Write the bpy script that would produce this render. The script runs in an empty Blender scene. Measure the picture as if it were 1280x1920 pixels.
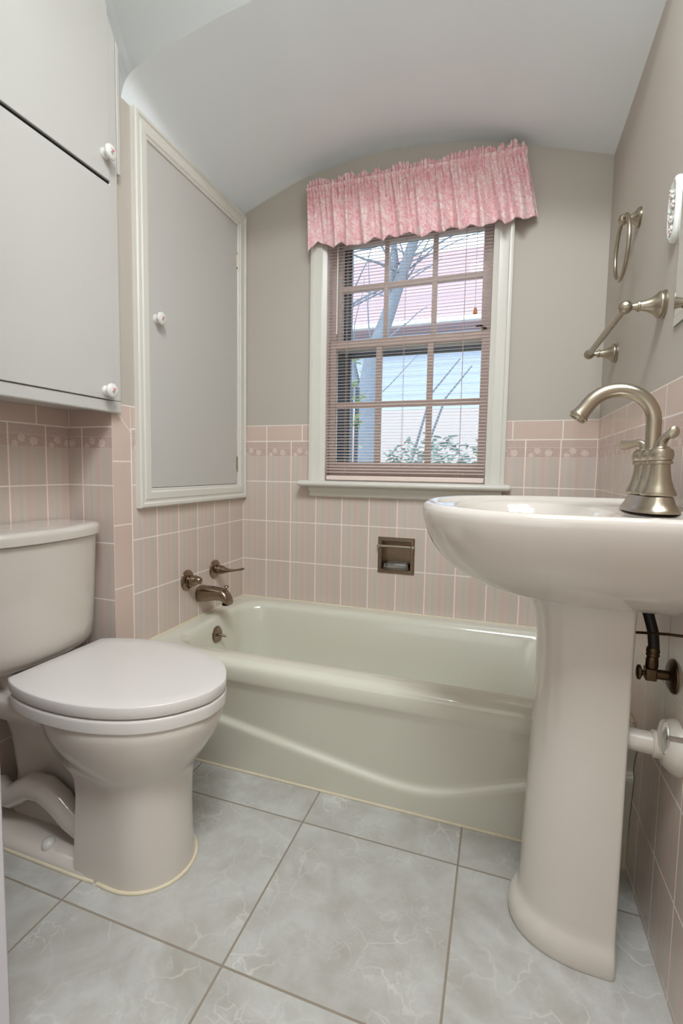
import bpy, bmesh, math, random
from mathutils import Vector, Matrix
random.seed(7)
C = bpy.context.scene.collection
S = bpy.context.scene
PI = math.pi

# ------------------------------------------------------------------ camera
cam = bpy.data.objects.new('camera', bpy.data.cameras.new('camera'))
C.objects.link(cam)
R0 = Vector((0.94102899, 0.3380461, 0.01375771))
U0 = Vector((-0.0392205, 0.06860883, 0.9968724))
F0 = Vector((-0.33604493, 0.93862541, -0.07782124))
M = Matrix((R0, U0, -F0)).transposed().to_4x4()
M.translation = Vector((1.01503, -1.80557, 0.88787))
cam.matrix_world = M
cam.data.sensor_width = 36
cam.data.sensor_fit = 'AUTO'
cam.data.lens = 908.5183 * 36 / 1920
cam.data.shift_x = (640 - 609.6051) / 1920
cam.data.shift_y = (949.4541 - 960) / 1920
cam.data.clip_start = 0.02
S.camera = cam

# ------------------------------------------------------------------ light
S.view_settings.view_transform = 'Standard'
S.view_settings.look = 'None'
S.view_settings.gamma = 1
S.view_settings.use_curve_mapping = False
S.view_settings.exposure = 0.66
w = bpy.data.worlds.new('world'); S.world = w; w.use_nodes = True
bg = w.node_tree.nodes['Background']
bg.inputs[0].default_value = (0.70, 0.85, 1.0, 1); bg.inputs[1].default_value = 2.4

def area(name, loc, rot, sx, sy, power, col):
    l = bpy.data.lights.new(name, 'AREA'); l.shape = 'RECTANGLE'; l.size = sx; l.size_y = sy
    l.energy = power; l.color = col
    o = bpy.data.objects.new(name, l); C.objects.link(o); o.location = loc; o.rotation_euler = rot
    return o
area('ceiling_light', (1.0, -1.7, 2.36), (0, 0, 0), 0.5, 0.5, 20, (0.885, 0.95, 1.0))
area('rear_fill_light', (0.60, -2.42, 1.0), (PI/2+.5, 0, 0), 1.1, 1.3, 2.5, (0.86, 0.945, 1.0))  # unseen soft fill added behind the camera, tilted up to brighten the vault
sc_ = bpy.data.objects.new('sconce_light', bpy.data.lights.new('sconce_light', 'POINT')); C.objects.link(sc_)
sc_.data.energy = 4.0; sc_.data.shadow_soft_size = .12; sc_.data.color = (.86, .945, 1.0); sc_.location = (1.17, -1.05, 1.95)
sun = bpy.data.objects.new('sun', bpy.data.lights.new('sun', 'SUN')); C.objects.link(sun)
sun.data.energy = .7; sun.data.angle = 0.05; sun.data.color = (1.0, 0.93, 0.88)
sun.rotation_euler = (math.radians(52), 0, math.radians(-25))

# ------------------------------------------------------------------ materials
def lin(r, g, b):
    f = lambda c: ((c/255 + .055)/1.055)**2.4 if c > 10 else c/255/12.92
    return (f(r), f(g), f(b), 1)

class NB:
    def __init__(s, name):
        s.m = bpy.data.materials.new(name); s.m.use_nodes = True
        s.t = s.m.node_tree; s.n = s.t.nodes; s.l = s.t.links
        s.b = s.n['Principled BSDF']
        s.tc = None
    def coord(s):
        if not s.tc:
            s.tc = s.n.new('ShaderNodeNewGeometry')
        return s.tc.outputs['Position']
    def link(s, a, b): s.l.new(a, b)
    def setv(s, sock, v):
        if isinstance(v, (int, float)): sock.default_value = v
        elif isinstance(v, tuple): sock.default_value = v
        else: s.l.new(v, sock)
    def math(s, op, a, b=0.0, c=None, clamp=False):
        n = s.n.new('ShaderNodeMath'); n.operation = op; n.use_clamp = clamp
        s.setv(n.inputs[0], a); s.setv(n.inputs[1], b)
        if c is not None: s.setv(n.inputs[2], c)
        return n.outputs[0]
    def mix(s, f, a, b, mode='MIX'):
        n = s.n.new('ShaderNodeMix'); n.data_type = 'RGBA'; n.blend_type = mode
        s.setv(n.inputs[0], f); s.setv(n.inputs[6], a); s.setv(n.inputs[7], b)
        return n.outputs[2]
    def xyz(s, v=None):
        n = s.n.new('ShaderNodeSeparateXYZ'); s.l.new(v if v else s.coord(), n.inputs[0]); return n.outputs
    def vec(s, x, y, z):
        n = s.n.new('ShaderNodeCombineXYZ'); s.setv(n.inputs[0], x); s.setv(n.inputs[1], y); s.setv(n.inputs[2], z); return n.outputs[0]
    def noise(s, v, scale, detail=2, rough=.5, dist=0):
        n = s.n.new('ShaderNodeTexNoise'); s.l.new(v, n.inputs['Vector']); n.inputs['Scale'].default_value = scale
        n.inputs['Detail'].default_value = detail; n.inputs['Roughness'].default_value = rough; n.inputs['Distortion'].default_value = dist
        return n.outputs[0]
    def voro(s, v, scale, feature='DISTANCE_TO_EDGE', out='Distance', rnd=1):
        n = s.n.new('ShaderNodeTexVoronoi'); n.feature = feature; s.l.new(v, n.inputs['Vector']); n.inputs['Scale'].default_value = scale
        n.inputs['Randomness'].default_value = rnd
        return n.outputs[out]
    def ramp(s, f, stops, interp='LINEAR'):
        n = s.n.new('ShaderNodeValToRGB'); s.setv(n.inputs[0], f); e = n.color_ramp.elements
        n.color_ramp.interpolation = interp
        while len(e) < len(stops): e.new(0.5)
        for i, (p, c) in enumerate(stops):
            e[i].position = p; e[i].color = c if len(c) == 4 else (*c, 1)
        return n.outputs[0]
    def bump(s, h, strength, dist):
        n = s.n.new('ShaderNodeBump'); n.inputs['Strength'].default_value = strength; n.inputs['Distance'].default_value = dist
        s.l.new(h, n.inputs['Height']); s.l.new(n.outputs[0], s.b.inputs['Normal']); return n
    def color(s, c): s.setv(s.b.inputs['Base Color'], c)
    def p(s, **k):
        for a, v in k.items():
            s.setv(s.b.inputs[a.replace('_', ' ')], v)
        return s

def simple(name, c, rough=.5, metal=0, coat=0, bumps=None, var=None):
    nb = NB(name); nb.p(Roughness=rough, Metallic=metal, Coat_Weight=coat)
    if coat: nb.p(Coat_Roughness=0.06)
    if var:
        nz = nb.noise(nb.coord(), var[0], 4)
        nb.color(nb.mix(nz, c, var[1]))
    else: nb.color(c)
    if bumps: nb.bump(nb.noise(nb.coord(), bumps[0], 3), bumps[1], bumps[2])
    return nb.m

G_W = 0.1095; G_H = 0.16373; Z0 = 0.99555; ZTOP = 1.0613; CAPH = ZTOP - Z0
PAINT = lin(192, 183, 171)
def tile_wall(name, axis, off, cap_off, trim=None, capW=0.157):
    """pale pink striped ceramic tiles with a rose border below a plain cap, grey paint above"""
    nb = NB(name); x, y, z = nb.xyz()
    u = x if axis == 'X' else y
    m = nb.math
    uu = m('DIVIDE', m('SUBTRACT', u, off), G_W); fu = m('FRACT', uu); iu = m('FLOOR', uu)
    vv = m('DIVIDE', m('SUBTRACT', Z0, z), G_H); fv = m('FRACT', vv); iv = m('FLOOR', vv)
    cu = m('DIVIDE', m('SUBTRACT', u, cap_off), capW); fcu = m('FRACT', cu)
    g = 0.0019
    def edge(f, wdt, gg=g):  # 1 near the edges of the cell
        a = m('MINIMUM', f, m('SUBTRACT', 1.0, f))
        return m('LESS_THAN', m('MULTIPLY', a, wdt), gg)
    iscap = m('GREATER_THAN', z, Z0)
    gt = m('MAXIMUM', edge(fu, G_W), edge(fv, G_H))
    gc = edge(fcu, capW)
    gc = m('MAXIMUM', gc, m('LESS_THAN', m('ABSOLUTE', m('SUBTRACT', z, Z0)), g))
    gc = m('MAXIMUM', gc, m('GREATER_THAN', z, ZTOP - .0028))
    grout = nb.mix(iscap, nb.vec(gt, gt, gt), nb.vec(gc, gc, gc))
    # stripes, repeated on each tile and slightly different from tile to tile
    rnd = nb.noise(nb.vec(m('MULTIPLY', iu, 3.7), m('MULTIPLY', iv, 5.3), 0.0), 1.3, 0)
    su = m('ADD', m('MULTIPLY', fu, 1.0), m('MULTIPLY', rnd, .10))
    pink = lin(213, 193, 181); pale = lin(211, 197, 186); grey = lin(204, 192, 181); deep = lin(211, 188, 177)
    st = nb.ramp(m('FRACT', su), [(0, deep), (.10, pink), (.24, pale), (.32, grey), (.42, pale), (.55, deep), (.66, pink), (.78, grey), (.88, grey), (1, deep)])
    fine = nb.noise(nb.vec(m('MULTIPLY', u, 260.0), 0.0, m('MULTIPLY', z, 1.2)), 1.0, 2)
    st = nb.mix(m('MULTIPLY', m('SUBTRACT', fine, .4), .5, clamp=True), st, lin(228, 216, 208))
    # rose border
    inband = m('MULTIPLY', m('GREATER_THAN', fv, .155), m('LESS_THAN', fv, .375))
    row0 = m('LESS_THAN', m('ABSOLUTE', m('SUBTRACT', vv, .5)), .5)
    inband = m('MULTIPLY', inband, row0)
    head = m('MULTIPLY', m('LESS_THAN', fv, .155), row0)
    mott = nb.noise(nb.vec(u, 0.0, z), 190, 3)
    band = nb.mix(m('GREATER_THAN', mott, .5), lin(197, 170, 160), lin(205, 182, 171))
    pet = nb.voro(nb.vec(u, 0.0, z), 150.0)
    petl = m('LESS_THAN', pet, .13)
    for cx, cz, r in ((.17, .325, .0085), (.34, .235, .0105), (.66, .275, .0115)):
        du = m('MULTIPLY', m('SUBTRACT', fu, cx), G_W); dv = m('MULTIPLY', m('SUBTRACT', fv, cz), G_H)
        d = m('SQRT', m('ADD', m('MULTIPLY', du, du), m('MULTIPLY', dv, dv)))
        ang = m('ARCTAN2', du, dv)
        wob = m('MULTIPLY', m('SINE', m('MULTIPLY', ang, 6.0)), .0011)
        dd = m('ADD', d, wob)
        rings = m('GREATER_THAN', m('SINE', m('ADD', m('MULTIPLY', dd, 1900.0), m('MULTIPLY', ang, 1.0))), .15)
        ins = m('LESS_THAN', dd, r)
        rose = nb.mix(m('MAXIMUM', rings, petl), lin(202, 178, 168), lin(224, 208, 197))
        band = nb.mix(ins, band, rose)
    ln = m('MAXIMUM', m('LESS_THAN', m('ABSOLUTE', m('SUBTRACT', fv, .165)), .006), m('LESS_THAN', m('ABSOLUTE', m('SUBTRACT', fv, .368)), .006))
    band = nb.mix(ln, band, lin(218, 200, 189))
    st = nb.mix(head, st, nb.mix(m('GREATER_THAN', mott, .52), lin(206, 184, 174), lin(200, 175, 165)))
    st = nb.mix(inband, st, band)
    capc = nb.mix(nb.noise(nb.vec(u, 0.0, z), 7, 2), lin(215, 192, 179), lin(209, 186, 174))
    col = nb.mix(iscap, st, capc)
    if trim:  # a plain bullnose column at the end of the wall
        t0, tz = trim
        ist = m('LESS_THAN', u, t0)
        fz = m('FRACT', m('DIVIDE', m('SUBTRACT', z, tz), .1822))
        gz = m('MAXIMUM', edge(fz, .1822, .0016), m('LESS_THAN', m('ABSOLUTE', m('SUBTRACT', u, t0)), .0016))
        gz = m('MAXIMUM', gz, m('GREATER_THAN', z, ZTOP - .0028))
        dia = m('ABSOLUTE', m('SUBTRACT', m('SUBTRACT', z, 0.985), m('MULTIPLY', m('SUBTRACT', t0, u), 1.0)))
        gz = m('MAXIMUM', gz, m('MULTIPLY', m('LESS_THAN', dia, .0014), m('GREATER_THAN', u, t0 - .06)))
        grout = nb.mix(ist, grout, nb.vec(gz, gz, gz))
        col = nb.mix(ist, col, capc)
    gcol = nb.mix(nb.noise(nb.coord(), 14, 2), lin(248, 240, 232), lin(238, 226, 214))
    col = nb.mix(grout, col, gcol)
    isp = m('GREATER_THAN', z, ZTOP)
    pn = nb.mix(nb.noise(nb.coord(), 3, 3), PAINT, lin(188, 179, 168))
    col = nb.mix(isp, col, pn)
    nb.color(col)
    gsep = nb.xyz(grout)[0]
    rg = nb.mix(isp, nb.mix(grout, (.16, .16, .16, 1), (.7, .7, .7, 1)), (.62, .62, .62, 1))
    nb.setv(nb.b.inputs['Roughness'], nb.xyz(rg)[0])
    hh = m('MULTIPLY', m('SUBTRACT', 1.0, gsep), m('SUBTRACT', 1.0, isp))
    hh = m('ADD', hh, m('MULTIPLY', nb.noise(nb.coord(), 240, 2), .12))
    nb.bump(hh, .35, .0015)
    return nb.m

M_back = tile_wall('pink tile back wall', 'X', 0.0, .1095)
M_left = tile_wall('pink tile left wall', 'Y', 0.0, .0, trim=(-.6585, .536))
M_jog = tile_wall('pink tile alcove side', 'X', 0.0, .0)
M_alc = tile_wall('pink tile alcove back', 'Y', -.803, -.83)
M_right = tile_wall('pink tile right wall', 'Y', -.794, -.056)
M_paint = simple('grey wall paint', PAINT, .6, bumps=(180, .05, .002))
M_ceil = simple('white ceiling paint', lin(244, 249, 251), .55, var=(2.0, lin(242, 247, 249)), bumps=(120, .05, .002))
M_trim = simple('ivory gloss trim paint', lin(222, 218, 208), .3, bumps=(60, .05, .001))
M_door = simple('white satin door paint', lin(200, 197, 191), .3, bumps=(25, .04, .002))
M_porc = simple('blush white porcelain', lin(212, 203, 193), .1, coat=.6)
M_seat = simple('blush plastic seat', lin(217, 211, 205), .28)
M_tub = simple('bone enamel', lin(217, 214, 198), .12, coat=.5)
M_dark = simple('dark gap', lin(12, 11, 9), .9)
M_caulk = simple('cream caulk', lin(228, 218, 194), .6, var=(60, lin(212, 196, 164)))
M_cer = simple('glazed white ceramic', lin(232, 232, 226), .1, coat=.6)
M_blind = simple('blush vinyl slat', lin(238, 218, 208), .4)
M_cord = simple('blind cord', lin(205, 190, 180), .7)
M_wood = simple('amber wooden tassel', lin(190, 120, 70), .5)
M_sash = simple('dusty pink sash paint', lin(224, 211, 206), .45)
M_storm = simple('dark storm frame', lin(84, 96, 106), .5)
M_pvc = simple('white plastic drain pipe', lin(205, 196, 184), .35)
M_hose = simple('black rubber hose', lin(28, 22, 18), .45)
def metal(name, c, r, bs=400):
    nb = NB(name); nb.p(Metallic=1.0)
    v = nb.coord(); s = nb.xyz(v)
    nz = nb.noise(nb.vec(nb.math('MULTIPLY', s[0], 30.0), nb.math('MULTIPLY', s[1], 30.0), nb.math('MULTIPLY', s[2], float(bs))), 1.0, 3)
    nb.setv(nb.b.inputs['Roughness'], nb.math('ADD', nb.math('MULTIPLY', nz, .12), r))
    nb.color(c); return nb.m
M_nick = metal('brushed nickel', lin(176, 166, 148), .24)
M_bronze = metal('worn nickel bronze', lin(146, 128, 110), .2)
M_chrome = metal('chrome', lin(200, 198, 195), .06)
M_tarn = metal('tarnished brass', lin(95, 78, 58), .35)
M_mirror = metal('mirror silver', (.88, .9, .89, 1), 0.0)
nm = M_mirror.node_tree.nodes['Principled BSDF']
for l in list(nm.inputs['Roughness'].links): M_mirror.node_tree.links.remove(l)
nm.inputs['Roughness'].default_value = 0.0
M_medge = simple('green glass edge', lin(120, 150, 140), .1)

def glassmat(name, tint, refl=0.0):
    nb = NB(name); n = nb.n; out = n['Material Output']
    tr = n.new('ShaderNodeBsdfTransparent'); tr.inputs[0].default_value = tint
    gl = n.new('ShaderNodeBsdfGlossy'); gl.inputs['Roughness'].default_value = .02
    fr = n.new('ShaderNodeFresnel'); fr.inputs[0].default_value = 1.45
    mx = n.new('ShaderNodeMixShader'); fa = nb.math('ADD', fr.outputs[0], refl); nb.l.new(fa, mx.inputs[0]); nb.l.new(tr.outputs[0], mx.inputs[1]); nb.l.new(gl.outputs[0], mx.inputs[2])
    nb.l.new(mx.outputs[0], out.inputs[0]); n.remove(nb.b); return nb.m
M_glass = glassmat('window glass', (.93, .96, .97, 1))
M_clear = glassmat('clear plastic', (.95, .97, .96, 1), .14)

def floor_mat():
    nb = NB('grey marble floor tile'); m = nb.math; x, y, z = nb.xyz()
    P = .3775
    fx = m('FRACT', m('DIVIDE', m('SUBTRACT', x, .583), P)); fy = m('FRACT', m('DIVIDE', m('SUBTRACT', y, -.7345), P))
    ix = m('FLOOR', m('DIVIDE', m('SUBTRACT', x, .583), P)); iy = m('FLOOR', m('DIVIDE', m('SUBTRACT', y, -.7345), P))
    e = m('MINIMUM', m('MINIMUM', fx, m('SUBTRACT', 1.0, fx)), m('MINIMUM', fy, m('SUBTRACT', 1.0, fy)))
    g = m('LESS_THAN', m('MULTIPLY', e, P), .0022)
    # every tile gets its own piece of marble
    px = m('ADD', x, m('MULTIPLY', ix, 7.3)); py = m('ADD', y, m('MULTIPLY', iy, 5.1)); v = nb.vec(px, py, m('ADD', ix, iy))
    n1 = nb.noise(v, 4.5, 6, .6, .6); n2 = nb.noise(v, 16, 6, .65, .4)
    base = nb.ramp(n1, [(.3, lin(163, 159, 150)), (.43, lin(181, 178, 172)), (.55, lin(192, 191, 186)), (.72, lin(168, 164, 155))])
    base = nb.mix(m('MULTIPLY', nb.math('SUBTRACT', n2, .42), 2.0, clamp=True), base, lin(165, 158, 147))
    wv = nb.n.new('ShaderNodeVectorMath'); wv.operation = 'ADD'
    nz = nb.n.new('ShaderNodeTexNoise'); nb.l.new(v, nz.inputs['Vector']); nz.inputs['Scale'].default_value = 9; nz.inputs['Detail'].default_value = 4
    sc = nb.n.new('ShaderNodeVectorMath'); sc.operation = 'SCALE'; nb.l.new(nz.outputs['Color'], sc.inputs[0]); sc.inputs['Scale'].default_value = .16
    nb.l.new(v, wv.inputs[0]); nb.l.new(sc.outputs[0], wv.inputs[1])
    ve = nb.voro(wv.outputs[0], 11); vein = m('SUBTRACT', 1.0, m('DIVIDE', ve, .035), clamp=True)
    brk = m('MULTIPLY', m('SUBTRACT', nb.noise(v, 6, 2), .42), 4.0, clamp=True)
    base = nb.mix(m('MULTIPLY', m('MULTIPLY', vein, brk), .75), base, lin(211, 209, 201))
    ve2 = nb.voro(wv.outputs[0], 27); vein2 = m('SUBTRACT', 1.0, m('DIVIDE', ve2, .04), clamp=True)
    brk2 = m('MULTIPLY', m('SUBTRACT', nb.noise(v, 8.7, 2), .5), 5.0, clamp=True)
    base = nb.mix(m('MULTIPLY', m('MULTIPLY', vein2, brk2), .6), base, lin(211, 209, 201))
    warm = m('MULTIPLY', m('SUBTRACT', nb.noise(v, 3.1, 3), .55), 3.0, clamp=True)
    base = nb.mix(m('MULTIPLY', warm, .4), base, lin(176, 164, 148))
    col = nb.mix(g, base, nb.mix(nb.noise(nb.coord(), 20, 2), lin(151, 140, 125), lin(138, 127, 112)))
    nb.color(col); nb.setv(nb.b.inputs['Roughness'], m('ADD', m('MULTIPLY', g, .4), .36))
    nb.bump(m('ADD', m('SUBTRACT', 1.0, g), m('MULTIPLY', n2, .15)), .3, .002)
    return nb.m
M_floor = floor_mat()

def fabric_mat():
    nb = NB('pink rose print cotton'); m = nb.math
    uv = nb.n.new('ShaderNodeUVMap'); v = uv.outputs[0]
    d = nb.voro(v, 26, 'F1'); e = nb.voro(v, 46); n = nb.noise(v, 17, 3, .6, 1.8); n2 = nb.noise(v, 70, 3, .6, 1.2)
    a = m('MULTIPLY', m('SUBTRACT', n, .44), 7.0, clamp=True)
    col = nb.mix(a, lin(244, 218, 215), lin(234, 166, 174))
    col = nb.mix(m('MULTIPLY', m('LESS_THAN', e, .075), .75), col, nb.mix(a, lin(228, 152, 162), lin(245, 215, 214)))
    col = nb.mix(m('MULTIPLY', m('GREATER_THAN', n2, .54), .45), col, lin(248, 226, 222))
    nb.color(col); nb.p(Roughness=.9, Sheen_Weight=.2)
    nb.setv(nb.b.inputs['Subsurface Weight'], 0.0)
    nb.bump(nb.noise(v, 300, 2), .1, .001)
    return nb.m
M_fabric = fabric_mat()

def knob_mat(c, f, r):
    """white ceramic with a painted pink rose and green leaf on the face"""
    nb = NB('rose painted ceramic'); m = nb.math
    def dist(p):
        n = nb.n.new('ShaderNodeVectorMath'); n.operation = 'DISTANCE'; nb.l.new(nb.coord(), n.inputs[0]); n.inputs[1].default_value = p; return n.outputs['Value']
    col = lin(233, 230, 224); out = (col[0], col[1], col[2], 1)
    cur = nb.mix(0.0, out, out)
    x = c[0] + f
    rg = nb.noise(nb.coord(), 500, 2)
    for (dy, dz, rr, cc) in ((0, .001, .0042, (216, 130, 136)), (.0005, .0015, .002, (188, 70, 84)), (-.004, .004, .0028, (228, 176, 178)), (.004, .0045, .0025, (230, 182, 184)),
                             (-.0045, -.004, .0026, (104, 140, 96)), (-.002, -.0065, .0024, (120, 152, 108)), (.004, -.0045, .002, (206, 196, 150))):
        dd = m('ADD', dist((x, c[1] + dy, c[2] + dz)), m('MULTIPLY', m('SUBTRACT', rg, .5), .003))
        cur = nb.mix(m('LESS_THAN', dd, rr), cur, lin(*cc))
    nb.color(cur); nb.p(Roughness=.1, Coat_Weight=.6); return nb.m

# ------------------------------------------------------------------ mesh helpers
class MB:
    def __init__(s): s.v = []; s.f = []; s.mi = []; s.uv = None
    def add(s, vs, fs, mi=0):
        o = len(s.v); s.v += [Vector(p) for p in vs]; s.f += [[i + o for i in f] for f in fs]; s.mi += [mi]*len(fs); return s
    def box(s, a, b, mi=0):
        x0, y0, z0 = a; x1, y1, z1 = b
        vs = [(x0,y0,z0),(x1,y0,z0),(x1,y1,z0),(x0,y1,z0),(x0,y0,z1),(x1,y0,z1),(x1,y1,z1),(x0,y1,z1)]
        return s.add(vs, [(0,3,2,1),(4,5,6,7),(0,1,5,4),(1,2,6,5),(2,3,7,6),(3,0,4,7)], mi)
    def rings(s, rings, close=True, cap0=True, cap1=True, mi=0):
        n = len(rings[0]); vs = [p for r in rings for p in r]; fs = []
        for i in range(len(rings)-1):
            for j in range(n if close else n-1):
                k = (j+1) % n
                fs.append((i*n+j, i*n+k, (i+1)*n+k, (i+1)*n+j))
        if cap0: fs.append(tuple(reversed(range(n))))
        if cap1: fs.append(tuple((len(rings)-1)*n + j for j in range(n)))
        return s.add(vs, fs, mi)
    def lathe(s, prof, o, axis, n=32, cap0=True, cap1=True, up=None, sq=(1, 1)):
        a = Vector(axis).normalized(); t = Vector(up) if up else (Vector((0,0,1)) if abs(a.z) < .9 else Vector((1,0,0)))
        e1 = (t - a*t.dot(a)).normalized(); e2 = a.cross(e1); o = Vector(o)
        rs = []
        for h, r in prof:
            rs.append([o + a*h + e1*(r*sq[0]*math.cos(2*PI*j/n)) + e2*(r*sq[1]*math.sin(2*PI*j/n)) for j in range(n)])
        return s.rings(rs, True, cap0, cap1)
    def tube(s, pts, rad, n=16, caps=True, closed=False, flat=1.0, upv=None):
        pts = [Vector(p) for p in pts]; N = len(pts)
        if not isinstance(rad, (list, tuple)): rad = [rad]*N
        rs = []; prev = None
        for i, p in enumerate(pts):
            if closed: d = (pts[(i+1) % N] - pts[i-1]).normalized()
            else: d = (pts[min(i+1, N-1)] - pts[max(i-1, 0)]).normalized()
            if prev is None:
                t = Vector(upv) if upv else (Vector((0,0,1)) if abs(d.z) < .9 else Vector((1,0,0)))
            else: t = prev
            e1 = (t - d*t.dot(d)).normalized(); prev = e1; e2 = d.cross(e1)
            fl = flat[i] if isinstance(flat, (list, tuple)) else flat
            rs.append([p + e1*(rad[i]*fl*math.cos(2*PI*j/n)) + e2*(rad[i]*math.sin(2*PI*j/n)) for j in range(n)])
        if closed: rs.append(rs[0]); return s.rings(rs, True, False, False)
        return s.rings(rs, True, caps, caps)
    def sphere(s, c, r, n=20, sc=(1,1,1)):
        pr = [(-math.cos(PI*i/n)*r, max(math.sin(PI*i/n)*r, 1e-5)) for i in range(n+1)]
        k = len(s.v); s.lathe(pr, (0,0,0), (0,0,1), n*2)
        for q in range(k, len(s.v)):
            v = s.v[q]; s.v[q] = Vector((c[0]+v.x*sc[0], c[1]+v.y*sc[1], c[2]+v.z*sc[2]))
        return s
    def grid(s, f, nu, nv, mi=0, flip=False):
        vs = [f(i/nu, j/nv) for j in range(nv+1) for i in range(nu+1)]
        fs = []
        for j in range(nv):
            for i in range(nu):
                q = (j*(nu+1)+i, j*(nu+1)+i+1, (j+1)*(nu+1)+i+1, (j+1)*(nu+1)+i)
                fs.append(tuple(reversed(q)) if flip else q)
        return s.add(vs, fs, mi)

def origin(o):
    v = Vector((0,0,0))
    while o: v += o.location; o = o.parent
    return v
def obj(name, mb, mats, parent=None, smooth=35, bevel=0, sub=0, seg=2, solid=0, label=None, base=None, fix=True):
    me = bpy.data.meshes.new(name)
    off = origin(parent) if parent else (Vector(base) if base is not None else Vector((0,0,0)))
    me.from_pydata([tuple(v - off) for v in mb.v], [], mb.f)
    if not isinstance(mats, (list, tuple)): mats = [mats]
    for m in mats: me.materials.append(m)
    for p, i in zip(me.polygons, mb.mi): p.material_index = i
    if fix:
        b = bmesh.new(); b.from_mesh(me); bmesh.ops.remove_doubles(b, verts=b.verts, dist=1e-6)
        bmesh.ops.recalc_face_normals(b, faces=b.faces); b.to_mesh(me); b.free()
    if smooth:
        for p in me.polygons: p.use_smooth = True
        if not sub: me.set_sharp_from_angle(angle=math.radians(smooth))
    o = bpy.data.objects.new(name, me); C.objects.link(o)
    if parent: o.parent = parent
    elif base is not None: o.location = off
    if solid:
        md = o.modifiers.new('solid', 'SOLIDIFY'); md.thickness = solid; md.offset = 0
    if bevel:
        md = o.modifiers.new('bevel', 'BEVEL'); md.width = bevel; md.segments = seg; md.limit_method = 'ANGLE'; md.angle_limit = math.radians(40)
    if sub:
        md = o.modifiers.new('sub', 'SUBSURF'); md.levels = sub; md.render_levels = sub
    if label: o['label'] = label
    return o
def thing(name, loc, label, cat, group=None, kind=None):
    o = bpy.data.objects.new(name, None); C.objects.link(o); o.location = loc; o.empty_display_size = .05
    if label: o['label'] = label; o['category'] = cat
    if group: o['group'] = group
    if kind: o['kind'] = kind
    return o
def tag(o, label, cat, group=None, kind=None):
    o['label'] = label; o['category'] = cat
    if group: o['group'] = group
    if kind: o['kind'] = kind
    return o
def struct(name, mb, mats, **k):
    o = obj(name, mb, mats, **k); o['kind'] = 'structure'; return o
def lerp(a, b, t): return a + (b-a)*t
def interp(tab, x):
    if x <= tab[0][0]: return tab[0][1]
    for (a, b), (c, d) in zip(tab, tab[1:]):
        if x <= c: return b + (d-b)*(x-a)/(c-a)
    return tab[-1][1]
def sinterp(tab, x):  # smooth (catmull-rom like) interpolation
    n = len(tab)
    if x <= tab[0][0]: return tab[0][1]
    if x >= tab[-1][0]: return tab[-1][1]
    for i in range(n-1):
        if x <= tab[i+1][0]:
            x0, y0 = tab[i]; x1, y1 = tab[i+1]; h = x1-x0; t = (x-x0)/h
            m0 = (y1-tab[i-1][1])/(x1-tab[i-1][0]) if i else (y1-y0)/h
            m1 = (tab[i+2][1]-y0)/(tab[i+2][0]-x0) if i < n-2 else (y1-y0)/h
            return (2*t**3-3*t*t+1)*y0 + (t**3-2*t*t+t)*h*m0 + (-2*t**3+3*t*t)*y1 + (t**3-t*t)*h*m1

# ------------------------------------------------------------------ the room
XW = 1.314; XA = -.162; YJ = -.73; YF = -2.5; ZC = 2.45; YH = -.674
def stag(o): o['kind'] = 'structure'; return o

struct('floor', MB().box((XA-.1, YF-.1, -.1), (XW+.1, .12, 0)), M_floor, smooth=0)
# back wall, with openings for the window and the soap niche
mb = MB()
WX0, WX1, WZ0, WZ1 = .365, .967, .842, 1.80
SX0, SX1, SZ0, SZ1 = .600, .712, .503, .618
xs = [0, WX0, SX0, SX1, WX1, XW]; zs = [0, SZ0, SZ1, WZ0, WZ1, ZC]
for i in range(5):
    for j in range(5):
        xa, xb, za, zb = xs[i], xs[i+1], zs[j], zs[j+1]
        if xa >= WX0 and xb <= WX1 and za >= WZ0 and zb <= WZ1: continue
        if xa >= SX0 and xb <= SX1 and za >= SZ0 and zb <= SZ1: continue
        mb.box((xa, 0, za), (xb, .12, zb))
struct('wall_back', mb, M_back, smooth=0, fix=False)
o = struct('wall_left', MB().box((XA-.1, YJ, 0), (0, .12, ZC)), [M_left, M_jog], smooth=0)
for p in o.data.polygons:
    if p.normal.y < -.5: p.material_index = 1
struct('wall_alcove', MB().box((XA-.1, YF-.1, 0), (XA, YJ, ZC)), M_alc, smooth=0)
struct('wall_right', MB().box((XW, YF-.1, 0), (XW+.1, .12, ZC)), M_right, smooth=0)
struct('wall_front', MB().box((XA, YF-.1, 0), (XW, YF, ZC)), M_paint, smooth=0)
# barrel-vaulted ceiling over the tub, its end wall and the flat ceiling of the room
A0 = [(0,1.898),(.02,1.912),(.151,1.961),(.264,1.997),(.414,2.021),(.556,2.035),(.729,2.026),(.908,2.002),(1.044,1.966),(1.173,1.925),(1.314,1.88)]
A1 = [(0,1.893),(.010,1.922),(.030,1.945),(.07,1.960),(.131,1.976),(.294,2.007),(.406,2.021),(.556,2.037),(.729,2.036),(.908,2.02),(1.044,1.99),(1.173,1.955),(1.314,1.918)]
mb = MB()
xsn = [0, .005, .01, .02, .04, .07] + [.07 + (XW-.07)*i/34 for i in range(1, 35)]
def vz(x, v):
    return lerp(sinterp(A0, x), sinterp(A1, x), v**1.3)
nx = len(xsn)-1
mb.grid(lambda u, v: (xsn[round(u*nx)], YH*v, vz(xsn[round(u*nx)], v)), nx, 16)
vault = [(x, vz(x, 1)) for x in xsn]
n0 = len(mb.v)
ring = [(x, YH, z) for x, z in vault]
top = [(x, YH-.30, ZC) for x, z in vault]
for i in range(nx):
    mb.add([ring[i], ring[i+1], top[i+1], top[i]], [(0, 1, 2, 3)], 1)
mb.add([(0, YH, 1.893), (0, YH-.30, ZC), (0, YH, ZC)], [(0,1,2)], 1)
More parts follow.
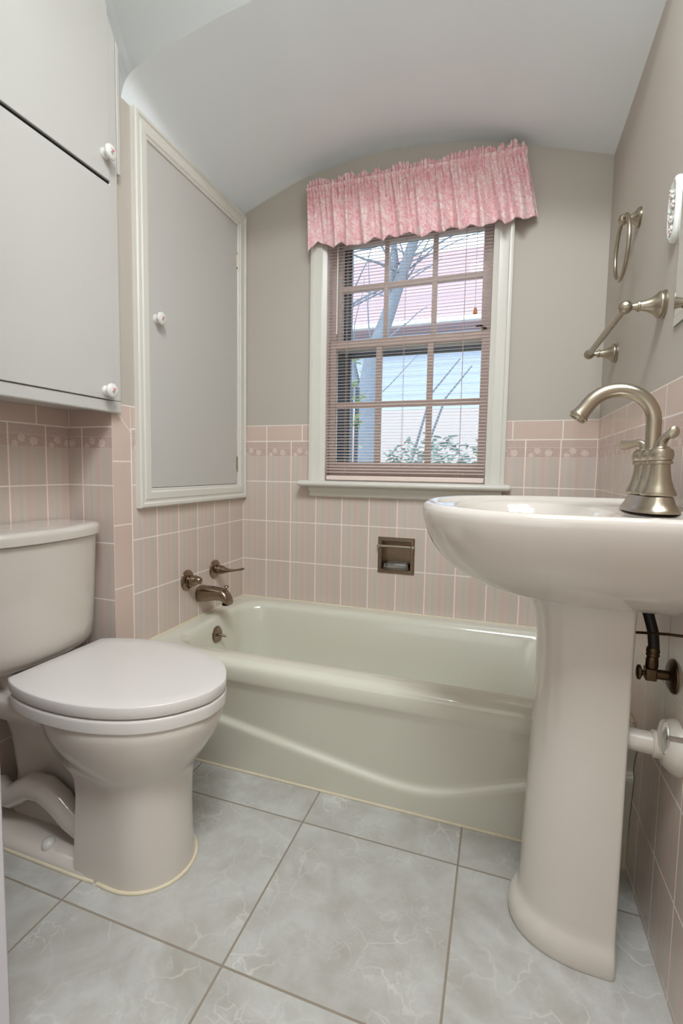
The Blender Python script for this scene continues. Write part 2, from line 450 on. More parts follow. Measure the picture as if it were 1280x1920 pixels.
mb.box((XA-.1, YF-.1, ZC), (XW+.1, .12, ZC+.08), 0)
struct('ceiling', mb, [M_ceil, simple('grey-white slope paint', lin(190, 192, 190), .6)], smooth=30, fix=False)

# ---- trim frames: profile swept round a rectangle in the wall plane
def frame(mb, plane, rect, prof, sides=(1,1,1,1)):
    """prof = [(inset from the outer edge, height off the wall)]; plane 'L' = left wall, 'B' = back wall"""
    a0, a1, z0, z1 = rect
    rs = []
    for (ins, h) in prof:
        pts = [(a0+ins, z0+ins), (a1-ins, z0+ins), (a1-ins, z1-ins), (a0+ins, z1-ins)]
        rs.append([(h, a, z) if plane == 'L' else (a, -h, z) for a, z in pts])
    n = len(rs)
    for k in range(4):
        if not sides[k]: continue
        l = (k+1) % 4
        mb.add([r[k] for r in rs] + [r[l] for r in rs], [(i, i+1, n+i+1, n+i) for i in range(n-1)])
    return mb
casing = [(0, -.002), (0, .016), (.004, .019), (.012, .019), (.016, .015), (.022, .0145), (.026, .017), (.046, .016), (.050, .012), (.056, .011), (.058, .008), (.058, -.002)]
# built-in closet door on the left wall
door = thing('door_1', (0, -.32, .762), None, None, kind='structure')
obj('door_frame', frame(MB(), 'L', (-.640, -.0015, .762, 1.893), casing), M_trim, door, smooth=25)
obj('door_panel', MB().box((0.0005, -.581, .8215), (.0065, -.0605, 1.834)), M_door, door, bevel=.0012)
g = obj('door_gap', MB().box((0.0002, -.5825, .8195), (.0028, -.059, 1.8355)), M_dark, door)
def knob(c, parent, r=.0190):
    """ceramic knob sticking out along +x from point c"""
    m = knob_mat((c[0], c[1], c[2]), .0285, r)
    mb = MB().lathe([(0, r*.72), (.003, r*.72), (.005, r*.55), (.011, r*.45), (.015, r*.6), (.0175, r*.93), (.021, r), (.0245, r*.94), (.0275, r*.72), (.029, r*.4), (.0295, .0004)], c, (1, 0, 0), 36)
    return obj('knob', mb, m, parent, label='white ceramic knob painted with a pink rose')
knob((.0065, -.549, 1.337), door)
for zc in (1.700, .902):
    mb = MB().tube([(.0075, -.0625, zc-.024), (.0075, -.0625, zc+.024)], .003, 12)
    for k in (-.028, .028): mb.sphere((.0075, -.0625, zc+k), .0036, 8)
    mb.box((.0055, -.068, zc-.02), (.0078, -.059, zc+.02))
    obj('hinge', mb, M_nick, door)

# ------------------------------------------------------------------ window
win = thing('window_1', (.666, 0, .842), None, None, kind='structure')
mb = MB()
def board(xa, xb, z0, z1, flip):
    pr = [(0, 0), (0, .018), (.006, .020), (.012, .020), (.016, .016), (.020, .015), (.046, .014), (.052, .010), (.060, .009), (.066, .006), (.066, -.0)]
    w = xb-xa; rs = []
    for zz in (z0, z1):
        rs.append([((xb - a*w/.066) if flip else (xa + a*w/.066), -h, zz) for a, h in pr])
    mb.rings(rs, True, True, True)
board(.302, .366, .840, 1.80, False); board(.966, 1.030, .840, 1.80, True)
mb.box((.302, -.018, 1.80), (1.030, 0, 1.862))
obj('window_casing', mb, M_trim, win, smooth=30)
# stool with a rounded nose and horns, apron below
mb = MB()
prof = [(.02, .8185), (-.052, .8185), (-.058, .8205), (-.0615, .8245), (-.0625, .829), (-.0615, .834), (-.058, .838), (-.052, .8405), (.02, .8405)]
rs = []
for xx, s in ((.268, .55), (.2705, .85), (.276, 1), (1.044, 1), (1.0495, .85), (1.052, .55)):
    rs.append([(xx, y if y > 0 else y*(1 if s == 1 else (.82+.18*s)), .8295+(z-.8295)*s) for y, z in prof])
mb.rings(rs)
obj('window_stool', mb, M_trim, win, smooth=40)
mb = MB()
pr = [(0, .8185), (-.034, .8185), (-.036, .812), (-.030, .806), (-.024, .803), (-.020, .797), (-.017, .794), (-.017, .782), (-.010, .777), (0, .776)]
mb.rings([[(.308, y, z) for y, z in pr], [(1.024, y, z) for y, z in pr]])
obj('window_apron', mb, M_trim, win, smooth=30)
# jambs
mb = MB()
mb.box((.357, .0, .84), (.3655, .16, 1.80)); mb.box((.9665, .0, .84), (.975, .16, 1.80)); mb.box((.357, 0, 1.797), (.975, .16, 1.806)); mb.box((.357, 0, .834), (.975, .17, .8425))
obj('window_jamb', mb, M_sash, win, smooth=0)
mb = MB()
mb.box((.3655, .062, 1.38), (.383, .078, 1.797)); mb.box((.949, .062, 1.38), (.9665, .078, 1.797))
obj('parting_stop', mb, M_sash, win, smooth=0)
def sash(name, y0, y1, x0, x1, z0, z1, gx0, gx1, gz0, gz1, vx, hz):
    mb = MB()
    mb.box((x0, y0, z0), (gx0, y1, z1)); mb.box((gx1, y0, z0), (x1, y1, z1))
    mb.box((gx0, y0, z0), (gx1, y1, gz0)); mb.box((gx0, y0, gz1), (gx1, y1, z1))
    for (a, b) in vx: mb.box((a, y0+.004, gz0), (b, y1-.004, gz1))
    for (a, b) in hz: mb.box((gx0, y0+.005, a), (gx1, y1-.005, b))
    s = obj(name, mb, M_sash, win, smooth=0, bevel=.0015, fix=False)
    yg = (y0+y1)/2+.004
    obj('glass_pane', MB().box((gx0-.004, yg, gz0-.004), (gx1+.004, yg+.002, gz1+.004)), M_glass, s, smooth=0)
    return s
sash('lower_sash', .040, .070, .3665, .9655, .8435, 1.386, .390, .936, .915, 1.356, [(.551, .573), (.746, .767)], [(1.128, 1.149)])
sash('upper_sash', .080, .108, .3665, .9655, 1.356, 1.795, .399, .930, 1.386, 1.755, [(.567, .583), (.750, .768)], [(1.586, 1.608)])
mb = MB()
mb.box((.3665, .125, .8435), (.425, .145, 1.795)); mb.box((.938, .125, .8435), (.9655, .145, 1.795)); mb.box((.42, .125, 1.338), (.94, .145, 1.370)); mb.box((.42, .125, 1.77), (.94, .145, 1.795)); mb.box((.42, .125, .8435), (.94, .145, .875))
obj('storm_frame', mb, M_storm, win, smooth=0)
mb = MB().lathe([(0, .011), (.004, .011), (.006, .006), (.012, .006)], (.944, .055, 1.386), (0, 0, 1), 16)
mb.tube([(.944, .055, 1.398), (.930, .045, 1.402), (.915, .038, 1.400)], [.004, .0045, .003], 10)
obj('sash_lock', mb, M_tarn, win)

# ------------------------------------------------------------------ mini blind
YB = .008; SX = (.3695, .9625)
blind = thing('mini_blind', (.666, YB, .8425), 'blush-white narrow-slat venetian blind lowered inside the window frame', 'blind')
NS = 77; PITCH = .01165; ZS = .8755; TL = math.radians(12)
sm = MB(); pr = []
for i in range(7):
    a = -1 + 2*i/6; pr.append((a*.0062, .0007*(1-a*a)))
def slr(x):
    up = [(x, YB + y*math.cos(TL) - h*math.sin(TL), ZS + y*math.sin(TL) + h*math.cos(TL)) for y, h in pr]
    dn = [(p[0], p[1], p[2]-.0005) for p in reversed(up)]
    return up+dn
sm.rings([slr(SX[0]), slr(SX[1])])
slat0 = obj('slat', sm, M_blind, blind, smooth=30)
for k in range(1, NS):
    s = slat0.copy(); C.objects.link(s); s.parent = blind; s.location = (0, 0, PITCH*k)
obj('bottom_rail', MB().box((SX[0], YB-.009, .8435), (SX[1], YB+.009, .8615)), M_blind, blind, bevel=.003)
obj('head_rail', MB().box((SX[0], YB-.013, 1.772), (SX[1], YB+.013, 1.796)), M_blind, blind, bevel=.001)
for xx in (.445, .665, .875):
    mb = MB()
    for dy in (-.0085, .0085): mb.tube([(xx, YB+dy, .8615), (xx, YB+dy, 1.775)], .0006, 6)
    obj('ladder_cord', mb, M_cord, blind)
mb = MB(); mb.tube([(.911, -.006, 1.775), (.9115, -.007, 1.60), (.913, -.007, 1.448)], .0009, 6)
cd = obj('pull_cord', mb, M_cord, blind)
obj('tassel', MB().lathe([(0, .0035), (.004, .005), (.017, .0072), (.020, .0068), (.0205, .002)], (.913, -.007, 1.450), (0, 0, -1), 16), M_wood, cd, label='small amber wooden tassel')
obj('tilt_wand', MB().tube([(.408, -.007, 1.772), (.4075, -.007, 1.40)], .0026, 6), M_cer, blind)

# ------------------------------------------------------------------ valance
BOT = [(0.296,1.722),(0.305,1.703),(0.34,1.736),(0.40,1.708),(0.423,1.702),(0.438,1.719),(0.465,1.699),(0.503,1.708),(0.533,1.697),(0.555,1.722),(0.599,1.70),(0.613,1.717),(0.663,1.706),(0.684,1.723),(0.715,1.702),(0.733,1.695),(0.746,1.698),(0.766,1.715),(0.807,1.697),(0.826,1.72),(0.86,1.697),(0.888,1.716),(0.93,1.697),(0.979,1.719),(0.999,1.694),(1.029,1.715),(1.053,1.703),(1.103,1.714)]
TOP = [(0.288,1.918),(0.302,1.942),(0.361,1.949),(0.397,1.936),(0.473,1.953),(0.492,1.933),(0.518,1.95),(0.54,1.932),(0.569,1.95),(0.588,1.932),(0.63,1.947),(0.665,1.948),(0.693,1.939),(0.738,1.947),(0.772,1.934),(0.818,1.945),(0.87,1.946),(0.908,1.948),(0.958,1.94),(0.965,1.928),(0.978,1.95),(0.992,1.931),(1.018,1.955),(1.034,1.930),(1.045,1.938),(1.061,1.916)]
LOW = sorted([x for (x, z), a, b in zip(BOT[1:-1], BOT[:-2], BOT[2:]) if z < a[1] and z < b[1]])
def fold(x):  # forward bulge of the cloth: 1 at the scallop tips, 0 between
    best = min(LOW, key=lambda q: abs(q-x)); d = abs(best-x)
    return math.exp(-(d/.016)**2)
def valance(u, v):
    # u across, v from the top (0) to the hem (1)
    tx = .291 + (1.060-.291)*u; bx = .302 + (1.100-.302)*u
    spread = max(0, (v-.18)/.82)
    x = lerp(tx, bx, spread**.9)
    pz_top = sinterp(TOP, tx) + .0025*math.sin(u*330) + .002*math.sin(u*217+1)
    zb = interp(BOT, bx)
    zp1, zp0 = 1.929, 1.907
    zb -= .012*fold(bx)
    if v < .09: z = lerp(pz_top, zp1, v/.09)
    elif v < .18: z = lerp(zp1, zp0, (v-.09)/.09)
    else: z = lerp(zp0, zb, (v-.18)/.82)
    gather = .0035*math.sin(u*2*PI*62) + .0025*math.sin(u*2*PI*97+1.3) + .002*math.sin(u*2*PI*31+2)
    if v < .09: y = -.049 + gather*1.3 - .007*(1-v/.09) + .002*math.sin(u*900)
    elif v < .18: y = -.050 + gather*.7 - .014*math.sin(PI*(v-.09)/.09)
    else:
        k = spread
        soft = .010*math.sin(u*2*PI*17+.5)*k*(1-.5*k) + .012*math.sin(u*2*PI*31+2)*k**.5*(1-k)
        y = -.050 + gather*(1-min(1, k*2.2)) - .040*fold(bx)*k**.7 + .012*k + soft
    # returns towards the wall at both ends
    e0 = max(0, 1-u/.018); e1 = max(0, (u-.985)/.015)
    y += .030*e0**2 + .022*e1**2
    return (x, min(y, -.0245), z)
mb = MB(); NU, NV = 620, 46
VR = [i*.015 for i in range(7)] + [.09+.015*i for i in range(1, 7)] + [.18+.82*(i/40) for i in range(1, 41)]; NV = len(VR)-1
mb.grid(lambda u, v: valance(u, VR[round(v*NV)]), NU, NV)
vo = obj('window_valance', mb, M_fabric, smooth=180, solid=.0012, base=None)
uvl = vo.data.uv_layers.new(name='UVMap')
for lp in vo.data.loops:
    v = vo.data.vertices[lp.vertex_index].co; iu_ = lp.vertex_index % (NU+1); uvl.data[lp.index].uv = (iu_/NU*1.12, v.z + .01*math.sin(iu_*.05))
tag(vo, 'gathered pink floral cotton valance with a scalloped hem above the window', 'valance')
mb = MB().tube([(.298, -.0415, 1.918), (1.050, -.0415, 1.918)], .004, 12)
mb.box((.298, -.043, 1.914), (.302, 0, 1.922)); mb.box((1.046, -.043, 1.914), (1.050, 0, 1.922))
tag(obj('curtain_rod', mb, M_cer), 'thin white curtain rod running inside the gathered top of the pink valance', 'curtain rod')

# ------------------------------------------------------------------ wall cabinet over the toilet
cab = thing('wall_cabinet', (-.07, -1.0, 1.03), 'white two-door wall cabinet with rose-painted knobs hanging above the toilet', 'cabinet')
YR = -.712; YL = -1.34; XF = .018
mb = MB()
mb.box((XA+.002, YL, 1.045), (XF-.018, YR-.002, 2.40)); 
mb.box((XF-.018, YL, 1.032), (XF, YR, 1.064))               # bottom rail
mb.box((XF-.018, YR-.030, 1.064), (XF, YR, 2.40))          # right stile
mb.box((XF-.018, YL, 1.064), (XF, YL+.03, 2.40))
mb.box((XF-.018, YL+.03, 2.35), (XF, YR-.03, 2.40))
obj('body', mb, M_door, cab, smooth=0, bevel=.004, seg=3, fix=False)
obj('side_trim', MB().box((XF-.03, YR, 1.668), (XF+.002, YR+.011, 2.40)), M_door, cab, bevel=.002)
obj('gap_shadow', MB().box((XF-.0175, YL+.03, 1.612), (XF-.002, YR-.03, 1.648)), M_dark, cab)
d1 = obj('door', MB().box((.002, YL+.035, 1.0648), (XF+.0035, YR-.0312, 1.6225)), M_door, cab, bevel=.0015, seg=3)
d2 = obj('door', MB().box((.002, YL+.035, 1.6320), (XF+.0045, YR-.0312, 2.345)), M_door, cab, bevel=.0015, seg=3)
knob((XF+.0035, -.772, 1.086), d1); knob((XF+.0045, -.762, 1.690), d2)

# ------------------------------------------------------------------ bathtub
tub = thing('bathtub', (XW/2, -.3, 0), 'bone-white enamel bathtub set between tiled walls under the window', 'bathtub')
ZT = .344; TX0, TX1, TY0, TY1 = .001, XW-.001, -.642, -.001
def rrect(x0, x1, y0, y1, r, n=10):
    pts = []
    for cx, cy, a0 in ((x1-r, y1-r, 0), (x0+r, y1-r, 90), (x0+r, y0+r, 180), (x1-r, y0+r, 270)):
        for i in range(n+1):
            a = math.radians(a0 + 90*i/n); pts.append((cx+r*math.cos(a), cy+r*math.sin(a)))
    return pts
RIB = [(0,.206),(.226,.166),(.383,.139),(.58,.105),(.70,.085),(.78,.074),(.858,.073),(.93,.088),(1.0,.114),(1.107,.156),(1.314,.236)]
mb = MB()
# rim and inside: rings from the outer rim edge inwards and down
def rim_ring(x0, x1, y0, y1, r, z): return [(x, y, z) for x, y in rrect(x0, x1, y0, y1, r, 14)]
rs = [rim_ring(TX0, TX1, TY0+.032, TY1, .004, ZT-.0005),
      rim_ring(TX0+.004, TX1-.004, TY0+.036, TY1-.004, .006, ZT),
      rim_ring(.050, XW-.060, -.575, -.050, .085, ZT-.0005),
      rim_ring(.058, XW-.070, -.570, -.060, .088, ZT-.003),
      rim_ring(.066, XW-.082, -.565, -.070, .092, ZT-.012),
      rim_ring(.071, XW-.092, -.561, -.076, .095, ZT-.028),
      rim_ring(.080, XW-.125, -.552, -.086, .10, .22),
      rim_ring(.092, XW-.170, -.540, -.100, .105, .12),
      rim_ring(.110, XW-.20, -.520, -.120, .11, .075),
      rim_ring(.150, XW-.25, -.480, -.160, .10, .058),
      rim_ring(.22, XW-.34, -.42, -.22, .08, .054)]
mb.rings(rs, True, False, True)
# apron, lip rolled over the front, with the shallow pressed crease
def apron(u, v):
    x = lerp(TX0, TX1, u)
    lip = [(-.610, .3435), (-.618, .343), (-.626, .341), (-.633, .3375), (-.639, .332), (-.6425, .325), (-.644, .316), (-.6442, .306), (-.6435, .296), (-.642, .286)]
    n = len(lip)-1; V = v*80
    if V <= 18:
        t = V/18*n; i = min(int(t), n-1); f = t-i
        return (x, lerp(lip[i][0], lip[i+1][0], f), lerp(lip[i][1], lip[i+1][1], f))
    z = lerp(.286, .0, (V-18)/62)
    zr = sinterp(RIB, x); s = 1/(1+math.exp((z-zr)/.0038))
    return (x, lerp(-.642, -.600, ((.286-z)/.286)**.8) - .013*s + .004, z) if z < .26 else (x, lerp(-.642, -.600, ((.286-z)/.286)**.8) + .004*min(1, (.286-z)/.026), z)
mb.grid(apron, 120, 80, flip=True)
mb.add([(TX0, -.60, 0), (TX0, 0, 0), (TX0, 0, ZT-.002), (TX0, TY0+.032, ZT-.002)], [(0,1,2,3)])
obj('tub_body', mb, M_tub, tub, smooth=50, fix=False)
mb = MB()
mb.tube([(.0, -.0025, ZT), (XW, -.0025, ZT)], .0035, 8); mb.tube([(.0025, -.62, ZT), (.0025, 0, ZT)], .0038, 8); mb.tube([(XW-.0025, -.62, ZT), (XW-.0025, 0, ZT)], .0038, 8)
mb.tube([(0, -.607, .002), (XW, -.607, .002)], .0055, 8); mb.tube([(XW-.002, -.612, 0), (XW-.002, -.622, .3)], .004, 8)
obj('caulk_bead', mb, M_caulk, tub)
ov = Vector((.0735, -.322, .283)); ax = Vector((1, 0, .12)).normalized()
mb = MB(); pr = [(0, .031), (.003, .031), (.0055, .028), (.0065, .024), (.007, .0005)]
k0 = len(mb.v); mb.lathe(pr, ov, ax, 36)
for i in range(k0, len(mb.v)):  # flat-bottomed plate
    if mb.v[i].z < ov.z-.024: mb.v[i].z = ov.z-.024
op = obj('overflow_plate', mb, M_bronze, tub)
obj('trip_lever', MB().tube([ov+ax*.006, ov+ax*.012+Vector((0,0,-.001)), ov+ax*.034+Vector((0, .008, -.008))], [.006, .0048, .0044], 12), M_bronze, op)
for dy in (-.016, .016):
    obj('screw', MB().lathe([(0, .0052), (.0015, .0048), (.002, .0005)], ov+ax*.0062+Vector((0, dy, -.006)), ax, 14), M_nick, op)

# tub fittings on the left wall
FL = [(0, .0355), (.003, .0355), (.006, .033), (.0085, .026), (.010, .019), (.012, .0185)]
v1 = thing('tub_valve', (0, -.396, .493), 'stubby nickel tub valve handle on the tiles, nearer the toilet', 'valve', 'tub valves on the left wall')
c = (0.0003, -.396, .493)
obj('escutcheon', MB().lathe(FL, c, (1,0,0), 36), M_bronze, v1)
obj('stem_collar', MB().lathe([(.012, .0165), (.016, .0165), (.016, .014), (.020, .014), (.020, .0165), (.024, .0165)], c, (1,0,0), 28), M_bronze, v1)
mb = MB(); rs = []
for h, r, dz, fl in ((.024, .0185, 0, 1), (.030, .0190, 0, 1), (.040, .0165, .001, 1), (.049, .0135, .003, .95), (.056, .0105, .004, .85), (.060, .0065, .004, .8), (.061, .001, .004, .8)):
    rs.append([(c[0]+h, c[1]+r*math.sin(2*PI*j/24), c[2]+dz+r*fl*math.cos(2*PI*j/24)) for j in range(24)])
mb.rings(rs); mb.tube([(.052, -.396, .494), (.058, -.396, .484)], [.0055, .004], 10)
obj('handle', mb, M_bronze, v1)
v2 = thing('tub_valve', (0, -.221, .498), 'nickel tub valve with a long lever, nearest the window corner', 'valve', 'tub valves on the left wall')
c = (0.0003, -.221, .498)
obj('escutcheon', MB().lathe(FL, c, (1,0,0), 36), M_bronze, v2)
obj('stem_collar', MB().lathe([(.012, .0165), (.016, .0165), (.016, .014), (.020, .014), (.020, .0165), (.024, .0165)], c, (1,0,0), 28), M_bronze, v2)
mb = MB()
P = [(.024, 0, 0, .0175, 1), (.032, 0, 0, .0172, 1), (.046, .0, -.001, .0125, .95), (.062, .0, -.001, .0085, .8), (.082, .0, .001, .0062, .7), (.102, 0, .005, .0062, .65), (.118, 0, .009, .0078, .62), (.126, 0, .011, .0068, .6), (.129, 0, .0115, .002, .6)]
rs = [[(c[0]+h, c[1]+dy+r*math.sin(2*PI*j/24), c[2]+dz+r*fl*math.cos(2*PI*j/24)) for j in range(24)] for h, dy, dz, r, fl in P]
mb.rings(rs); obj('handle', mb, M_bronze, v2)
sp = thing('tub_spout', (0, -.318, .427), 'worn nickel tub spout with a pull-up diverter below the two valves', 'spout')
mb = MB(); rs = []
for h, zt, zb, hw in ((.0005, .456, .397, .0285), (.004, .4575, .396, .0295), (.012, .457, .397, .029), (.04, .4545, .4005, .0262), (.07, .4515, .4035, .0245), (.09, .4485, .404, .0235), (.100, .4455, .400, .023), (.109, .4405, .393, .0225), (.117, .4325, .3895, .022), (.123, .421, .3885, .0215), (.1265, .408, .388, .0205), (.127, .394, .3878, .019)):
    zt += .07*h; zb += .07*h; zc = (zt+zb)/2; hh = (zt-zb)/2; ring = []
    for j in range(32):
        a = 2*PI*j/32; sx = math.sin(a); cz = math.cos(a)
        ring.append((h, -.318+hw*(abs(sx)**.8)*math.copysign(1, sx), zc+hh*(abs(cz)**.8)*math.copysign(1, cz)))
    rs.append(ring)
mb.rings(rs)
obj('spout_body', mb, M_bronze, sp, smooth=50)
obj('outlet', MB().lathe([(-.004, .013), (.002, .013), (.002, .011), (-.003, .010)], (.108, -.318, .3965), (0,0,-1), 24), M_dark, sp)
obj('diverter_knob', MB().lathe([(0, .005), (.007, .0035), (.012, .0035), (.014, .0085), (.0165, .0095), (.019, .0075), (.020, .001)], (.109, -.318, .4460), (.12, 0, 1), 20), M_bronze, sp)

# ------------------------------------------------------------------ recessed soap dish
sd = thing('soap_dish', (.656, 0, .4925), 'recessed square nickel soap dish with a grab bar set in the tiles above the tub', 'soap dish')
mb = MB()
frame(mb, 'B', (.5865, .7265, .4920, .6310), [(0, 0), (0, .002), (.004, .0055), (.0135, .0055), (.0155, .004), (.0155, -.038)])
obj('dish_frame', mb, M_bronze, sd, smooth=30)
mb = MB(); x0, x1, z0, z1 = .602, .711, .5075, .6155
mb.add([(x0, .0385, z0), (x1, .0385, z0), (x1, .0385, z1), (x0, .0385, z1)], [(0,1,2,3)])
mb.box((x0, .0385, z0), (x1, .0405, z1))
obj('niche_back', mb, M_bronze, sd, smooth=0)
mb = MB().tube([(.589, -.012, .598), (.724, -.012, .598)], .0052, 16)
for xx in (.593, .7205):
    mb.lathe([(0, .0075), (.010, .0065), (.014, .0075), (.019, .006), (.020, .001)], (xx, -.003, .598), (0,-1,0), 14)
obj('grab_bar', mb, M_nick, sd)
mb = MB()
tr = [(x, y) for x, y in rrect(.604, .709, -.014, .034, .018, 8)]
rsx = [[(x, y, .509) for x, y in tr], [(x, y, .516) for x, y in tr], [(.6565+(x-.6565)*.97, .010+(y-.010)*.94, .533) for x, y in tr], [(.6565+(x-.6565)*.94, .010+(y-.010)*.88, .533) for x, y in tr], [(.6565+(x-.6565)*.93, .010+(y-.010)*.85, .517) for x, y in tr]]
mb.rings(rsx)
obj('soap_tray', mb, M_clear, sd, smooth=40, label='clear plastic tray')

# ------------------------------------------------------------------ toilet
toi = thing('toilet', (.2, -.935, 0), 'blush-white two-piece toilet with its lid closed, left of the tub', 'toilet')
YT = -.935
HW = [(.018,.128),(.03,.137),(.06,.150),(.10,.162),(.15,.170),(.20,.1725),(.25,.170),(.30,.161),(.35,.144),(.39,.121),(.42,.094),(.44,.067),(.455,.040),(.4605,.022),(.462,0)]
def lidring(z, grow=0.0, x0=.018, n=40):
    pts = []
    half = []
    for i in range(n+1):
        t = i/n; a = t*PI/2
        x = x0 + (.462-x0)*math.sin(a) if True else 0
        half.append((x, sinterp(HW, x)))
    half[-1] = (.462, 0.0)
    def g(x, hw):
        cx = .24
        return (cx+(x-cx)*(1+grow/.22), hw*(1+grow/.17))
    up = [g(x, h) for x, h in half]
    ring = [(x, YT-h, z) for x, h in up] + [(x, YT+h, z) for x, h in reversed(up[:-1])]
    return ring
# lid: flat slab with crisp edge, slightly bigger than the seat
def lidpart(zs_grow, name, x0):
    mb = MB(); mb.rings([lidring(z, g, x0) for z, g in zs_grow]); return mb
obj('toilet_lid', lidpart([(.3965, -.006), (.3965, .0035), (.398, .0042), (.4185, .0045), (.4202, .0035), (.4208, .002), (.4212, -.03), (.4214, -.10)], 'lid', .020), M_seat, toi, smooth=40)
obj('toilet_seat', lidpart([(.3635, -.004), (.3635, .001), (.366, .0035), (.386, .0045), (.3905, .0035), (.3925, .001), (.3925, -.012)], 'seat', .040), M_seat, toi, smooth=40)
obj('seat_hinge', MB().box((.019, YT-.128, .3630), (.0395, YT+.128, .3964)), M_seat, toi, bevel=.002)
mb = MB()
# bowl: egg-shaped section flaring up from a D-shaped pedestal
LV = [ # z, back x, front x, half width, squareness of the back
 (.3625,.03,.457,.168,0),(.352,.03,.460,.1695,0),(.340,.03,.458,.168,0),(.320,.038,.452,.163,0),(.300,.05,.443,.155,.1),(.280,.07,.431,.145,.2),(.262,.095,.418,.134,.35),
 (.246,.12,.407,.124,.5),(.232,.145,.397,.1135,.7),(.222,.165,.3915,.108,.85),(.210,.178,.3885,.104,1),(.18,.180,.3865,.101,1),(.12,.180,.388,.1005,1),(.06,.180,.392,.1005,1),(.02,.180,.395,.1015,1),(.0,.180,.3965,.102,1)]
def yc_t(z): return YT - .020*max(0, min(1, (.36-z)/.30))
def secring(z, xb, xf, hw, sq, n=48):
    ring = []
    for j in range(n):
        a = 2*PI*j/n
        ca, sa = math.cos(a), math.sin(a)
        # egg
        cx = xb + (xf-xb)*.47; rx = (xf-cx) if ca > 0 else (cx-xb)
        e = Vector((cx+rx*ca, hw*sa))
        # D: half round front, flat back with tight corners
        cxd = xf-hw*1.05; 
        if ca > 0: d = Vector((cxd+(xf-cxd)*ca, hw*sa))
        else:
            k = max(abs(ca), abs(sa)); d = Vector((cxd+(cxd-xb)*ca/k, hw*sa/k))
        p = e.lerp(d, sq)
        ring.append((p.x, yc_t(z)+p.y, z))
    return ring
mb.rings([secring(*l) for l in LV], True, False, True)
mb.rings([secring(.3625, .03, .457, .168, 0), secring(.364, .04, .44, .155, 0)], True, False, True)
# shelf under the tank
def deck(z, g, xf=.10): return [(x, y, z) for x, y in rrect(XA+.012-g*0, xf+g, YT-.125-g, YT+.125+g, .03, 6)]
mb.rings([deck(.302, -.03, .09), deck(.309, -.008, .1), deck(.338, .0, .1), deck(.352, .002, .1), deck(.3605, -.002, .1), deck(.3625, -.008, .1)], True, True, True)
# hidden core behind the pedestal and the S-shaped trapway bulging from its side
mb.rings([[(x, y, z) for x, y in rrect(XA+.03+.02*(z < .2), .24, YT-w2, YT+w2, .04, 6)] for z, w2 in ((.0, .07), (.05, .052), (.12, .042), (.22, .042), (.30, .065), (.335, .09))], True, True, True)
for s in (-1, 1):
    yy = YT - .018 + s*.048
    mb.tube([(.215, yy, .055), (.165, yy+s*.004, .060), (.125, yy+s*.006, .082), (.090, yy+s*.008, .112), (.050, yy+s*.008, .133), (.010, yy+s*.008, .132), (-.03, yy+s*.006, .110), (-.06, yy+s*.004, .088), (-.10, yy, .080), (-.135, yy-s*.01, .085)],
            [.026, .027, .028, .029, .030, .030, .029, .028, .028, .027], 20)
# foot flange
def foot(z, g): return [(x, y, z) for x, y in rrect(XA+.02, .245, YT-.02-.100-g, YT-.02+.100+g, .05, 8)]
mb.rings([foot(0, .004), foot(.008, .004), foot(.014, .0), foot(.021, -.010), foot(.028, -.030), foot(.034, -.06)], True, True, True)
obj('bowl', mb, M_porc, toi, smooth=60, fix=False)
for s in (-1, 1):
    obj('bolt_cap', MB().lathe([(0, .0155), (.006, .0152), (.012, .0125), (.0155, .007), (.0165, .0004)], (.080, YT-.02+s*.078, .022), (0, .25*s, 1), 24), M_seat, toi)
# tank: bowed front, rounded lower edge
def tankring(z, hw, xf, bow, xb=XA+.006, n=14):
    pts = []
    for i in range(n+1):
        t = -1 + 2*i/n
        x = xf + bow*(1-abs(t)**2.4)
        # rounded corners
        c = max(0, (abs(t)-.86)/.14); x -= .016*c*c
        pts.append((x, YT+t*hw, z))
    pts += [(xb+.01, YT+hw*.995, z), (xb, YT+hw*.97, z), (xb, YT-hw*.97, z), (xb+.01, YT-hw*.995, z)]
    return pts
mb = MB()
mb.rings([tankring(z, hw, xf, b) for z, hw, xf, b in ((.398, .130, -.070, .030), (.402, .150, -.058, .038), (.412, .161, -.048, .041), (.430, .167, -.040, .042), (.47, .170, -.036, .043), (.55, .1725, -.032, .043), (.64, .1745, -.028, .043), (.702, .176, -.026, .043))], True, True, True)
mb.rings([[(x, y, z) for x, y in rrect(-.13, -.02, YT-.09, YT+.09, .03, 6)] for z in (.362, .40)])
obj('tank', mb, M_porc, toi, smooth=50)
mb = MB()
mb.rings([tankring(z, hw, xf, b) for z, hw, xf, b in ((.7035, .178, -.022, .043), (.706, .182, -.0175, .043), (.722, .183, -.0165, .043), (.731, .1815, -.0185, .043), (.7345, .177, -.024, .042), (.736, .16, -.04, .04), (.737, .10, -.07, .03))], True, True, True)
obj('tank_lid', mb, M_porc, toi, smooth=50)
mb = MB(); rg = secring(.002, .180, .3995, .105, .75, 64)
h_ = len(rg)*3//4-4
mb.tube([p for p in rg[h_:]+rg[:h_] if p[0] > .165], .004, 8)
for s in (-1, 1): mb.tube([(.235, YT-.02+s*.1025, .002), (.20, YT-.02+s*.1045, .002), (.12, YT-.02+s*.1045, .002), (.0, YT-.02+s*.1045, .002), (-.10, YT-.02+s*.104, .002)], .004, 8)
obj('caulk_bead', mb, M_caulk, toi)

